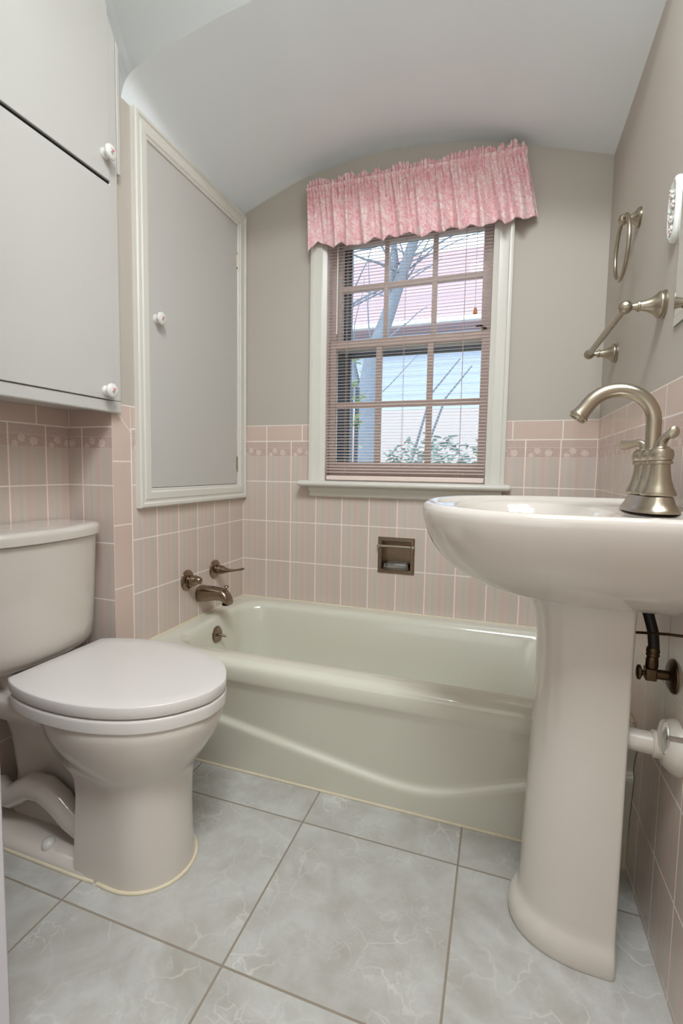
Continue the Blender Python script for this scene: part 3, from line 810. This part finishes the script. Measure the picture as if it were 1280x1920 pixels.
# ------------------------------------------------------------------ pedestal sink
snk = thing('pedestal_sink', (1.15, -.80, 0), 'blush-white pedestal sink standing against the right wall', 'sink')
YS = -.800
def dring(z, xf, xb, hw, p=2.3, n=72, ym=YS, sqb=1.0, split=.62):
    ring = []; xm = xf + (xb-xf)*split
    for j in range(n):
        a = 2*PI*j/n; ca, sa = math.cos(a), math.sin(a)
        if ca < 0:
            x = xm - (xm-xf)*abs(ca)**(2/p); y = hw*math.copysign(abs(sa)**(2/p), sa)
        else:
            q = 2 + 10*sqb
            x = xm + (xb-xm)*abs(ca)**(2/q); y = hw*math.copysign(abs(sa)**(2/q), sa)
        ring.append((x, ym+y, z))
    return ring
XB = XW-.002
mb = MB()
rs = []
# underside up to the lip
for z, xf, xb, hw in ((.6545, 1.075, 1.262, .095), (.656, 1.045, 1.270, .108), (.661, 1.008, 1.280, .124), (.670, .980, 1.290, .138), (.685, .952, 1.300, .156), (.705, .929, 1.308, .172), (.730, .906, XB, .188), (.755, .890, XB, .200), (.780, .8795, XB, .209), (.800, .874, XB, .2145), (.815, .8715, XB, .2175), (.824, .872, XB, .2178), (.831, .875, XB, .2155), (.8345, .8805, XB, .211), (.835, .886, XB-.003, .206), (.8335, .892, XB-.008, .200), (.830, .897, XB-.014, .195)):
    rs.append(dring(z+.006 if z < .70 else z, xf, XB if z > .67 else max(xb, 1.300), hw))
# gently dished deck then the bowl
inner = [(.8275, .901, 1.292, .190), (.8245, .909, 1.285, .183)]
for z, xf, xb, hw in inner: rs.append(dring(z, xf, xb, hw))
def bowlring(z, xf, xb, hw, n=72):
    r = dring(z, xf, xb, hw, 2.1, n, YS, 0.0, .5); return r

for z, xf, xb, hw in ((.8235, .930, 1.215, .165), (.819, .936, 1.207, .160), (.808, .944, 1.197, .153), (.785, .958, 1.180, .141), (.755, .978, 1.160, .122), (.730, 1.005, 1.140, .095), (.715, 1.04, 1.115, .05), (.712, 1.07, 1.09, .012)):
    rs.append(bowlring(z, xf, xb, hw))
rs = [[(x, y, z - (.007 - (y-YS)*.020)*max(0, min(1, (z-.70)/.1))) for x, y, z in q] for q in rs]
mb.rings(rs, True, True, True)
obj('basin', mb, M_porc, snk, smooth=60, fix=False)
mb = MB(); rs = []
for z, xf, hw in ((.672, 1.066, .102), (.655, 1.076, .097), (.63, 1.086, .0935), (.58, 1.0935, .0915), (.52, 1.0955, .091), (.43, 1.0945, .091), (.27, 1.0895, .092), (.14, 1.0855, .0925), (.075, 1.084, .0930), (.060, 1.0825, .0938), (.053, 1.0795, .0953), (.047, 1.0745, .0975), (.039, 1.0695, .0998), (.028, 1.0655, .1018), (.012, 1.0655, .102), (.003, 1.067, .1005), (.0, 1.069, .099)):
    rs.append(dring(z, xf, 1.240, hw, 2.25, 72, YS, 1.0, .80))
mb.rings(rs, True, True, True)
obj('pedestal', mb, M_porc, snk, smooth=45, fix=False)
obj('drain_flange', MB().lathe([(0, .021), (.003, .020), (.004, .016), (.002, .012)], (1.08, YS, .7125), (0,0,1), 24), M_nick, snk)

# ------------------------------------------------------------------ faucet
FX, FZ = 1.2665, .824
fau = thing('faucet', (FX, YS, FZ), 'brushed nickel two-handle faucet with a high arched spout on the sink', 'faucet')
mb = MB()
def oval(z, a, b): return [(FX+(a if True else 0)*math.copysign(abs(math.cos(t))**.8, math.cos(t)), YS+b*math.copysign(abs(math.sin(t))**.8, math.sin(t)), z) for t in [2*PI*j/56 for j in range(56)]]
mb.rings([oval(FZ-.003, .0395, .086), oval(FZ+.001, .0390, .0855), oval(FZ+.004, .0365, .083), (oval(FZ+.012, .0315, .0785)), oval(FZ+.021, .0285, .0755), oval(FZ+.0245, .0265, .074)])
obj('base_plate', mb, M_nick, fau)
BELL = [(0, .0255), (.002, .0262), (.006, .0252), (.014, .0215), (.028, .0175), (.042, .0155), (.052, .0148), (.053, .0178), (.0555, .0185), (.0575, .0178), (.0585, .0162), (.061, .0178), (.066, .0192), (.072, .0188), (.077, .0168), (.0785, .0135), (.081, .012), (.0815, .0005)]
zb = FZ+.0265
sb = obj('spout', MB().lathe([(h, r*.98) for h, r in BELL[:-1]], (FX, YS, zb), (0,0,1), 36), M_nick, fau)
# gooseneck
pts = []; rad = []
z_s = zb+.078; zc = .9775; rr = .0575
pts.append((FX, YS, z_s)); pts.append((FX, YS, z_s+.02)); pts.append((FX, YS, zc-.012)); 
for i in range(0, 23):
    a = math.radians(i*6.6); pts.append((FX-rr+rr*math.cos(a), YS, zc+rr*math.sin(a)*1.0))
lx, _, lz = pts[-1]; d = Vector((-math.sin(math.radians(22*6.6)), 0, math.cos(math.radians(22*6.6)))).normalized()
pts.append((lx+d.x*.012, YS, lz+d.z*.012)); pts.append((lx+d.x*.022, YS, lz+d.z*.022))
n = len(pts); rad = [.0122 + .0018*max(0, (i-n*.55)/(n*.45)) for i in range(n)]; rad[-1] = .0155
gn = obj('gooseneck', MB().tube(pts, rad, 28), M_nick, sb)
e = Vector(pts[-1])
obj('aerator', MB().lathe([(0, .0155), (.001, .0172), (.004, .0172), (.005, .0150), (.009, .0145), (.009, .0115), (.005, .011)], e, d, 28), M_nick, sb)
for s, lab in ((-1, 'near'), (1, 'far')):
    yy = YS + s*.0505
    hd = obj('handle_body', MB().lathe(BELL, (FX, yy, zb), (0,0,1), 36), M_nick, fau)
    zt = zb+.079
    if s > 0:
        q = [(FX, yy, zt), (FX-.0005, yy, zt+.007), (FX-.003, yy+.002, zt+.0125), (FX-.009, yy+.005, zt+.0145), (FX-.017, yy+.010, zt+.0125), (FX-.026, yy+.016, zt+.0105), (FX-.033, yy+.020, zt+.0105), (FX-.036, yy+.022, zt+.011)]
    else:
        q = [(FX, yy, zt), (FX, yy-.001, zt+.008), (FX+.002, yy-.006, zt+.015), (FX+.004, yy-.017, zt+.020), (FX+.005, yy-.024, zt+.0215), (FX+.006, yy-.033, zt+.023), (FX+.0065, yy-.040, zt+.0235), (FX+.0068, yy-.043, zt+.0235)]
    obj('lever', MB().tube(q, [.0085, .0078, .0072, .0068, .0075, .0098, .0098, .003], 18, flat=[1, 1, .95, .9, .8, .72, .72, .7]), M_nick, hd)

# ------------------------------------------------------------------ plumbing behind the sink
sv = thing('supply_valve', (XW, -.828, .535), 'tarnished angle stop valve with a black supply hose behind the sink pedestal', 'valve')
c = (XW-.0004, -.828, .535)
obj('escutcheon', MB().lathe([(0, .030), (.003, .029), (.007, .022), (.009, .013), (.009, .010)], c, (-1,0,0), 32), M_tarn, sv)
obj('stub_pipe', MB().lathe([(.008, .0085), (.032, .0085)], c, (-1,0,0), 20), M_tarn, sv)
obj('valve_body', MB().box((1.270, -.8385, .5245), (1.287, -.8175, .5455)).lathe([(0, .0095), (.004, .0105), (.016, .0100), (.022, .0085)], (1.2805, -.828, .545), (0,0,1), 8), M_tarn, sv, bevel=.0015)
mb = MB(); mb.lathe([(0, .004), (.004, .004)], (1.270, -.828, .535), (-1,0,0), 12); mb.lathe([(0, .006), (.003, .012), (.007, .012), (.009, .007)], (1.2665, -.828, .535), (-1,0,0), 20, sq=(1.1, .8))
obj('valve_handle', mb, M_tarn, sv)
obj('supply_hose', MB().tube([(1.2805, -.828, .566), (1.2815, -.828, .585), (1.279, -.828, .61), (1.271, -.826, .64), (1.259, -.823, .665), (1.2505, -.82, .69)], .0088, 16), M_hose, sv)
obj('hose_ferrule', MB().lathe([(0, .0095), (.003, .0108), (.006, .0095), (.009, .0108), (.014, .0100), (.016, .0095)], (1.2808, -.828, .566), (0,0,1), 20), M_tarn, sv)
rodp = MB().tube([(1.2435, -.835, .6075), (1.28, -.90, .6290), (1.3085, -.955, .6435)], .0024, 10)
tag(obj('drain_lift_rod', rodp, M_tarn), 'thin dark horizontal drain rod crossing behind the sink pedestal above the valve', 'rod')
dp = thing('drain_pipe', (XW, -.865, .425), 'white plastic drain pipe running from the wall to the back of the pedestal', 'pipe')
c = (XW-.0004, -.868, .428)
obj('wall_flange', MB().lathe([(0, .046), (.004, .0455), (.012, .042), (.022, .032), (.026, .022), (.026, .018)], c, (-1,0,0), 40), M_pvc, dp)
obj('pipe', MB().tube([(1.292, -.868, .428), (1.275, -.866, .4275), (1.255, -.862, .4265), (1.235, -.855, .425)], .0185, 24), M_pvc, dp)
obj('slip_collar', MB().lathe([(0, .0215), (.003, .0225), (.012, .0225), (.015, .0195)], (1.291, -.868, .428), (-1,0,0), 32), M_pvc, dp)
st = thing('stop_valve', (XW, -.985, .497), 'chrome stop valve with an oval handle beside the white drain pipe', 'valve')
yv = -.985
obj('escutcheon', MB().lathe([(0, .026), (.003, .025), (.007, .017), (.009, .011)], (XW-.0004, yv, .497), (-1,0,0), 28), M_chrome, st)
obj('packing_nut', MB().lathe([(.008, .0075), (.018, .0075), (.018, .0105), (.026, .0105), (.028, .0075), (.030, .0045), (.053, .0045)], (XW-.0004, yv, .497), (-1,0,0), 6), M_chrome, st)
obj('oval_handle', MB().lathe([(0, .004), (.001, .014), (.003, .0165), (.005, .0155), (.007, .006), (.0075, .0005)], (1.262, yv, .499), (-.97, -.22, 0), 32, sq=(1.6, .85)), M_chrome, st)

# ------------------------------------------------------------------ towel ring and bar
POST = [(0, .0275), (.003, .0275), (.0045, .0255), (.008, .0265), (.011, .0255), (.016, .0195), (.024, .0145), (.034, .0108), (.042, .0088), (.0425, .0105), (.045, .0112), (.047, .0105), (.0475, .0078), (.054, .0062), (.060, .0058)]
tr_ = thing('towel_ring', (XW, -.372, 1.505), 'round brushed nickel towel ring hanging from its post on the right wall', 'towel ring')
c = (XW-.0003, -.380, 1.513)
obj('post', MB().lathe([(h*.54, r*.88) for h, r in POST], c, (-1,0,0), 36), M_nick, tr_)
xb = XW-.035
obj('ring_holder', MB().tube([(xb, -.380-.012, 1.512), (xb, -.380-.006, 1.5125), (xb, -.380, 1.513), (xb, -.380+.006, 1.5135), (xb, -.380+.012, 1.514)], [.008, .0118, .0125, .0118, .008], 24), M_nick, tr_)
rc = Vector((xb, -.380, 1.444)); R_ = .0735; pts = []
for i in range(56):
    a = 2*PI*i/56; pts.append(rc + Vector((0, R_*math.sin(a), R_*math.cos(a))))
obj('ring', MB().tube(pts, .0048, 14, closed=True), M_nick, tr_)
tb = thing('towel_bar', (XW, -.415, 1.228), 'brushed nickel towel bar between two flared posts, below the towel ring', 'towel bar')
for yy in (-.629, -.2):
    obj('post', MB().lathe(POST, (XW-.0003, yy, 1.228), (-1,0,0), 40), M_nick, tb)
    obj('ball_end', MB().sphere((XW-.069, yy, 1.228), .0138, 18), M_nick, tb)
obj('bar', MB().tube([(XW-.069, -.629, 1.228), (XW-.069, -.2, 1.228)], .0078, 24), M_nick, tb)

# ------------------------------------------------------------------ mirror and ceramic plate
mi = thing('wall_mirror', (XW, -1.0, 1.162), 'frameless rectangular mirror on the grey right wall above the sink faucet', 'mirror')
y0, y1, z0, z1 = -1.25, -.704, 1.162, 1.86
pl = MB(); x_ = XW-.0060
pl.rings([[(XW-.0008, a, b) for a, b in ((y0,z0),(y1,z0),(y1,z1),(y0,z1))], [(XW-.0035, a, b) for a, b in ((y0,z0),(y1,z0),(y1,z1),(y0,z1))]], True, True, False)
obj('glass_edge', pl, M_medge, mi, smooth=0)
pl = MB(); b_ = .014
pl.rings([[(XW-.0036, a, b) for a, b in ((y0,z0),(y1,z0),(y1,z1),(y0,z1))], [(x_, a, b) for a, b in ((y0+b_,z0+b_),(y1-b_,z0+b_),(y1-b_,z1-b_),(y0+b_,z1-b_))]], True, False, True)
obj('mirror_face', pl, M_mirror, mi, smooth=0)
cp = thing('switch_plate', (XW, -.655, 1.40), 'oval white ceramic plate with raised flowers beside the mirror edge', 'switch plate')
yc, zc2 = -.6775, 1.388; mb = MB(); rs = []
for h, k in ((0, 1), (.004, 1), (.008, .97), (.0105, .90), (.011, .84), (.009, .78), (.0085, .5), (.0085, .01)):
    rs.append([(XW-.0003-h, yc+.026*k*math.copysign(abs(math.cos(t))**.9, math.cos(t)), zc2+.062*k*math.copysign(abs(math.sin(t))**.75, math.sin(t))) for t in [2*PI*j/48 for j in range(48)]])
mb.rings(rs)
obj('plate', mb, M_cer, cp, smooth=60)
M_leaf = simple('celadon glaze', lin(196, 204, 188), .2); M_pet = simple('faint rose glaze', lin(226, 212, 208), .2)
fl = MB(); lf = MB()
for (dy, dz) in ((.006, .03), (-.004, .008), (.006, -.016), (-.002, -.038)):
    for k in range(5):
        a = 2*PI*k/5 + dz*50; fl.sphere((XW-.0105, yc+dy+.0048*math.cos(a), zc2+dz+.0048*math.sin(a)), .0035, 6, (.8, 1, 1))
    fl.sphere((XW-.0125, yc+dy, zc2+dz), .0025, 6)
for (dy, dz, a) in ((.012, .04, .5), (-.006, .02, 2), (.012, .0, .8), (-.006, -.024, 2.4), (.008, -.048, 1)):
    lf.tube([(XW-.0095, yc+dy-.005*math.cos(a), zc2+dz-.006*math.sin(a)), (XW-.0115, yc+dy, zc2+dz), (XW-.0095, yc+dy+.005*math.cos(a), zc2+dz+.006*math.sin(a))], [.0006, .0028, .0006], 8)
obj('flower_relief', fl, M_pet, cp); obj('leaf_relief', lf, M_leaf, cp)

# ------------------------------------------------------------------ door edge in the left foreground
mb = MB().box((-.155, -1.388, .006), (.383, -1.353, 2.03))
dr = thing('door_2', (.12, -1.37, 0), None, None, kind='structure')
obj('door_panel', mb, simple('white door gloss', lin(214, 210, 214), .3), dr, bevel=.003)

# ------------------------------------------------------------------ outside the window
GZ = -.9
M_ground = simple('winter lawn', lin(128, 124, 96), .95, var=(2, lin(100, 96, 74)))
struct('ground', MB().box((-12, .3, GZ-.2), (14, 22, GZ)), M_ground, smooth=0)
hs = thing('neighbour_house', (1, 7, GZ), 'pale clapboard neighbour house with a faded pink shingle roof beyond the window', 'house')
def siding():
    nb = NB('pale blue clapboard'); m = nb.math; z = nb.xyz()[2]
    f = m('FRACT', m('DIVIDE', z, .17))
    nb.color(nb.mix(m('LESS_THAN', f, .08), lin(173, 180, 195), lin(148, 156, 175))); nb.bump(f, .6, .02); nb.p(Roughness=.7); return nb.m
def shingle():
    nb = NB('faded pink shingles'); m = nb.math; v = nb.xyz()
    f = m('FRACT', m('DIVIDE', v[2], .09)); n = nb.noise(nb.coord(), 6, 4)
    nb.color(nb.mix(m('LESS_THAN', f, .15), nb.mix(n, lin(190, 143, 131), lin(150, 143, 165)), lin(138, 111, 118))); nb.p(Roughness=.9); return nb.m
YHs = 7.0
M_side = siding(); M_sh = shingle()
obj('wall', MB().box((-7, YHs, GZ), (9, YHs+5, 3.40)), M_side, hs, smooth=0)
mb = MB(); mb.add([(-7.4, YHs-.45, 3.36), (9.4, YHs-.45, 3.36), (9.4, YHs+2.6, 5.75), (-7.4, YHs+2.6, 5.75), (-7.4, YHs+5.6, 3.36), (9.4, YHs+5.6, 3.36), (-7.4, YHs-.45, 3.28), (9.4, YHs-.45, 3.28), (9.4, YHs+5.6, 3.28), (-7.4, YHs+5.6, 3.28)], [(0,1,2,3), (3,2,5,4), (0,6,7,1), (0,3,4,9,6), (1,7,8,5,2), (6,9,8,7)])
obj('roof', mb, M_sh, hs, smooth=0)
obj('gutter', MB().box((-7.4, YHs-.56, 3.30), (9.4, YHs-.44, 3.37)), M_cer, hs, smooth=0)
obj('foundation_band', MB().box((-7, YHs-.03, GZ), (9, YHs, 1.95)), simple('pale render', lin(186, 172, 168), .8), hs, smooth=0)
M_bark = simple('grey bark', lin(122, 128, 142), .9, var=(20, lin(100, 108, 112)))
def tree(name, base, lean, h, r, seed, label, depth=4):
    rnd = random.Random(seed); mb = MB()
    def branch(p, d, ln, r, k):
        n = 6; pts = [p]; q = Vector(p); dd = Vector(d)
        for i in range(n):
            dd = (dd + Vector((rnd.uniform(-.18, .18), rnd.uniform(-.18, .18), rnd.uniform(-.05, .14)))).normalized()
            q = q + dd*ln/n; pts.append(q.copy())
        mb.tube(pts, [r*(1-.45*i/n) for i in range(n+1)], 8 if k > 2 else 5)
        if k <= 0: return
        for j in range(3 if k > 1 else 4):
            i = rnd.randint(2, n); nd = (dd + Vector((rnd.uniform(-.9, .9), rnd.uniform(-.6, .6), rnd.uniform(-.1, .7)))).normalized()
            branch(pts[i], nd, ln*rnd.uniform(.5, .75), r*.5, k-1)
    branch(Vector(base), Vector(lean).normalized(), h, r, depth)
    return tag(obj(name, mb, M_bark, smooth=60, base=base, fix=False), label, 'tree')
def big_tree():
    rnd = random.Random(4); mb = MB()
    P = [(-.24, 2.9, GZ), (-.25, 2.9, .2), (-.24, 2.9, .9), (-.26, 2.9, 1.5), (-.20, 2.92, 2.0), (-.08, 2.95, 2.35), (.06, 2.9, 2.7), (.20, 2.9, 3.1), (.30, 2.9, 3.7)]
    mb.tube(P, [.16, .14, .125, .11, .085, .07, .055, .045, .03], 12)
    L2 = [(-.26, 2.9, 1.3), (-.42, 2.95, 1.9), (-.50, 3.0, 2.5), (-.80, 3.0, 3.3)]
    mb.tube(L2, [.06, .045, .035, .02], 8)
    L3 = [(-.08, 2.95, 2.35), (-.02, 3.0, 2.9), (-.10, 3.0, 3.6)]; mb.tube(L3, [.05, .035, .02], 8)
    for k in range(34):
        src = rnd.choice([P[4:], P[5:], L2, L3]); i = rnd.randrange(len(src)-1); p = Vector(src[i]).lerp(Vector(src[i+1]), rnd.random())
        d = Vector((rnd.uniform(-1, 1.2), rnd.uniform(-.3, .3), rnd.uniform(-.1, 1))).normalized(); q = [p]
        for _ in range(6):
            d = (d + Vector((rnd.uniform(-.25, .25), 0, rnd.uniform(-.15, .2)))).normalized(); q.append(q[-1] + d*rnd.uniform(.12, .2))
        r0 = rnd.uniform(.007, .017); mb.tube(q, [r0*(1-.12*n) for n in range(7)], 5)
    return tag(obj('bare_tree', mb, M_bark, smooth=60, base=(-.24, 2.9, GZ), fix=False), 'large bare tree with a thick pale trunk leaning right, seen through the window', 'tree')
big_tree()
mb = MB()
for q in ([(.40, 1.5, -.9), (.42, 1.5, .4), (.50, 1.5, .9), (.66, 1.5, 1.36), (.82, 1.5, 1.56)], [(.37, 1.55, -.9), (.38, 1.55, .5), (.44, 1.55, .95), (.56, 1.55, 1.40), (.74, 1.55, 1.62)]):
    mb.tube(q, [.014, .012, .010, .007, .004], 8)
tag(obj('bare_sapling', mb, M_bark, base=(.4, 1.5, -.9)), 'thin pale double stem curving to the right outside the lower sash', 'sapling')
# evergreen shrub leaves just outside
def shrub(name, cx, cy, zb, wx, wy, hz, n, col, seed, label, twigs=True):
    rnd = random.Random(seed); t = thing(name, (cx, cy, zb), label, 'shrub', 'evergreen shrubs outside the window')
    mb = MB()
    for i in range(n):
        a = rnd.uniform(0, 2*PI); r = rnd.random()**.5
        p = Vector((cx+wx*r*math.cos(a), cy+wy*r*math.sin(a), zb+.25+hz*rnd.random()**.7*(1-.45*r*r)))
        d = Vector((rnd.uniform(-1,1), rnd.uniform(-1,1), rnd.uniform(-.5,.5))).normalized(); s = d.cross(Vector((rnd.uniform(-.3,.3),rnd.uniform(-.3,.3),1))).normalized()
        L = rnd.uniform(.035, .065); W_ = L*.42; up = d.cross(s)*L*.15
        mb.add([p, p+d*L*.35+s*W_*.5-up, p+d*L*.75+s*W_*.35-up, p+d*L, p+d*L*.75-s*W_*.35-up, p+d*L*.35-s*W_*.5-up, p+d*L*.5], [(0,1,6), (1,2,6), (2,3,6), (3,4,6), (4,5,6), (5,0,6)])
    obj('foliage', mb, simple('leaf', lin(*col), .35, var=(9, lin(col[0]-30, col[1]-25, col[2]-25))), t, smooth=0, fix=False)
    st_ = MB()
    for i in range(14):
        a = rnd.uniform(0, 2*PI); r = rnd.random()*.7
        st_.tube([(cx, cy, GZ), (cx+wx*r*.5*math.cos(a), cy+wy*.5*r*math.sin(a), (zb+GZ)/2), (cx+wx*r*math.cos(a), cy+wy*r*math.sin(a), zb+.2+hz*.7)], [.012, .008, .003], 5)
    obj('stem', st_, M_bark, t)
shrub('evergreen_shrub', .66, 1.05, .42, .36, .22, .42, 800, (150, 168, 160), 5, 'broad evergreen shrub filling the bottom of the window view')
shrub('evergreen_shrub', 1.02, .62, .50, .12, .10, .42, 190, (160, 176, 138), 8, 'yellow-green shrub tips at the bottom right corner of the window')
shrub('evergreen_shrub', .28, .62, .72, .06, .06, .55, 50, (170, 190, 130), 9, 'bright green leafy shrub at the left jamb outside')
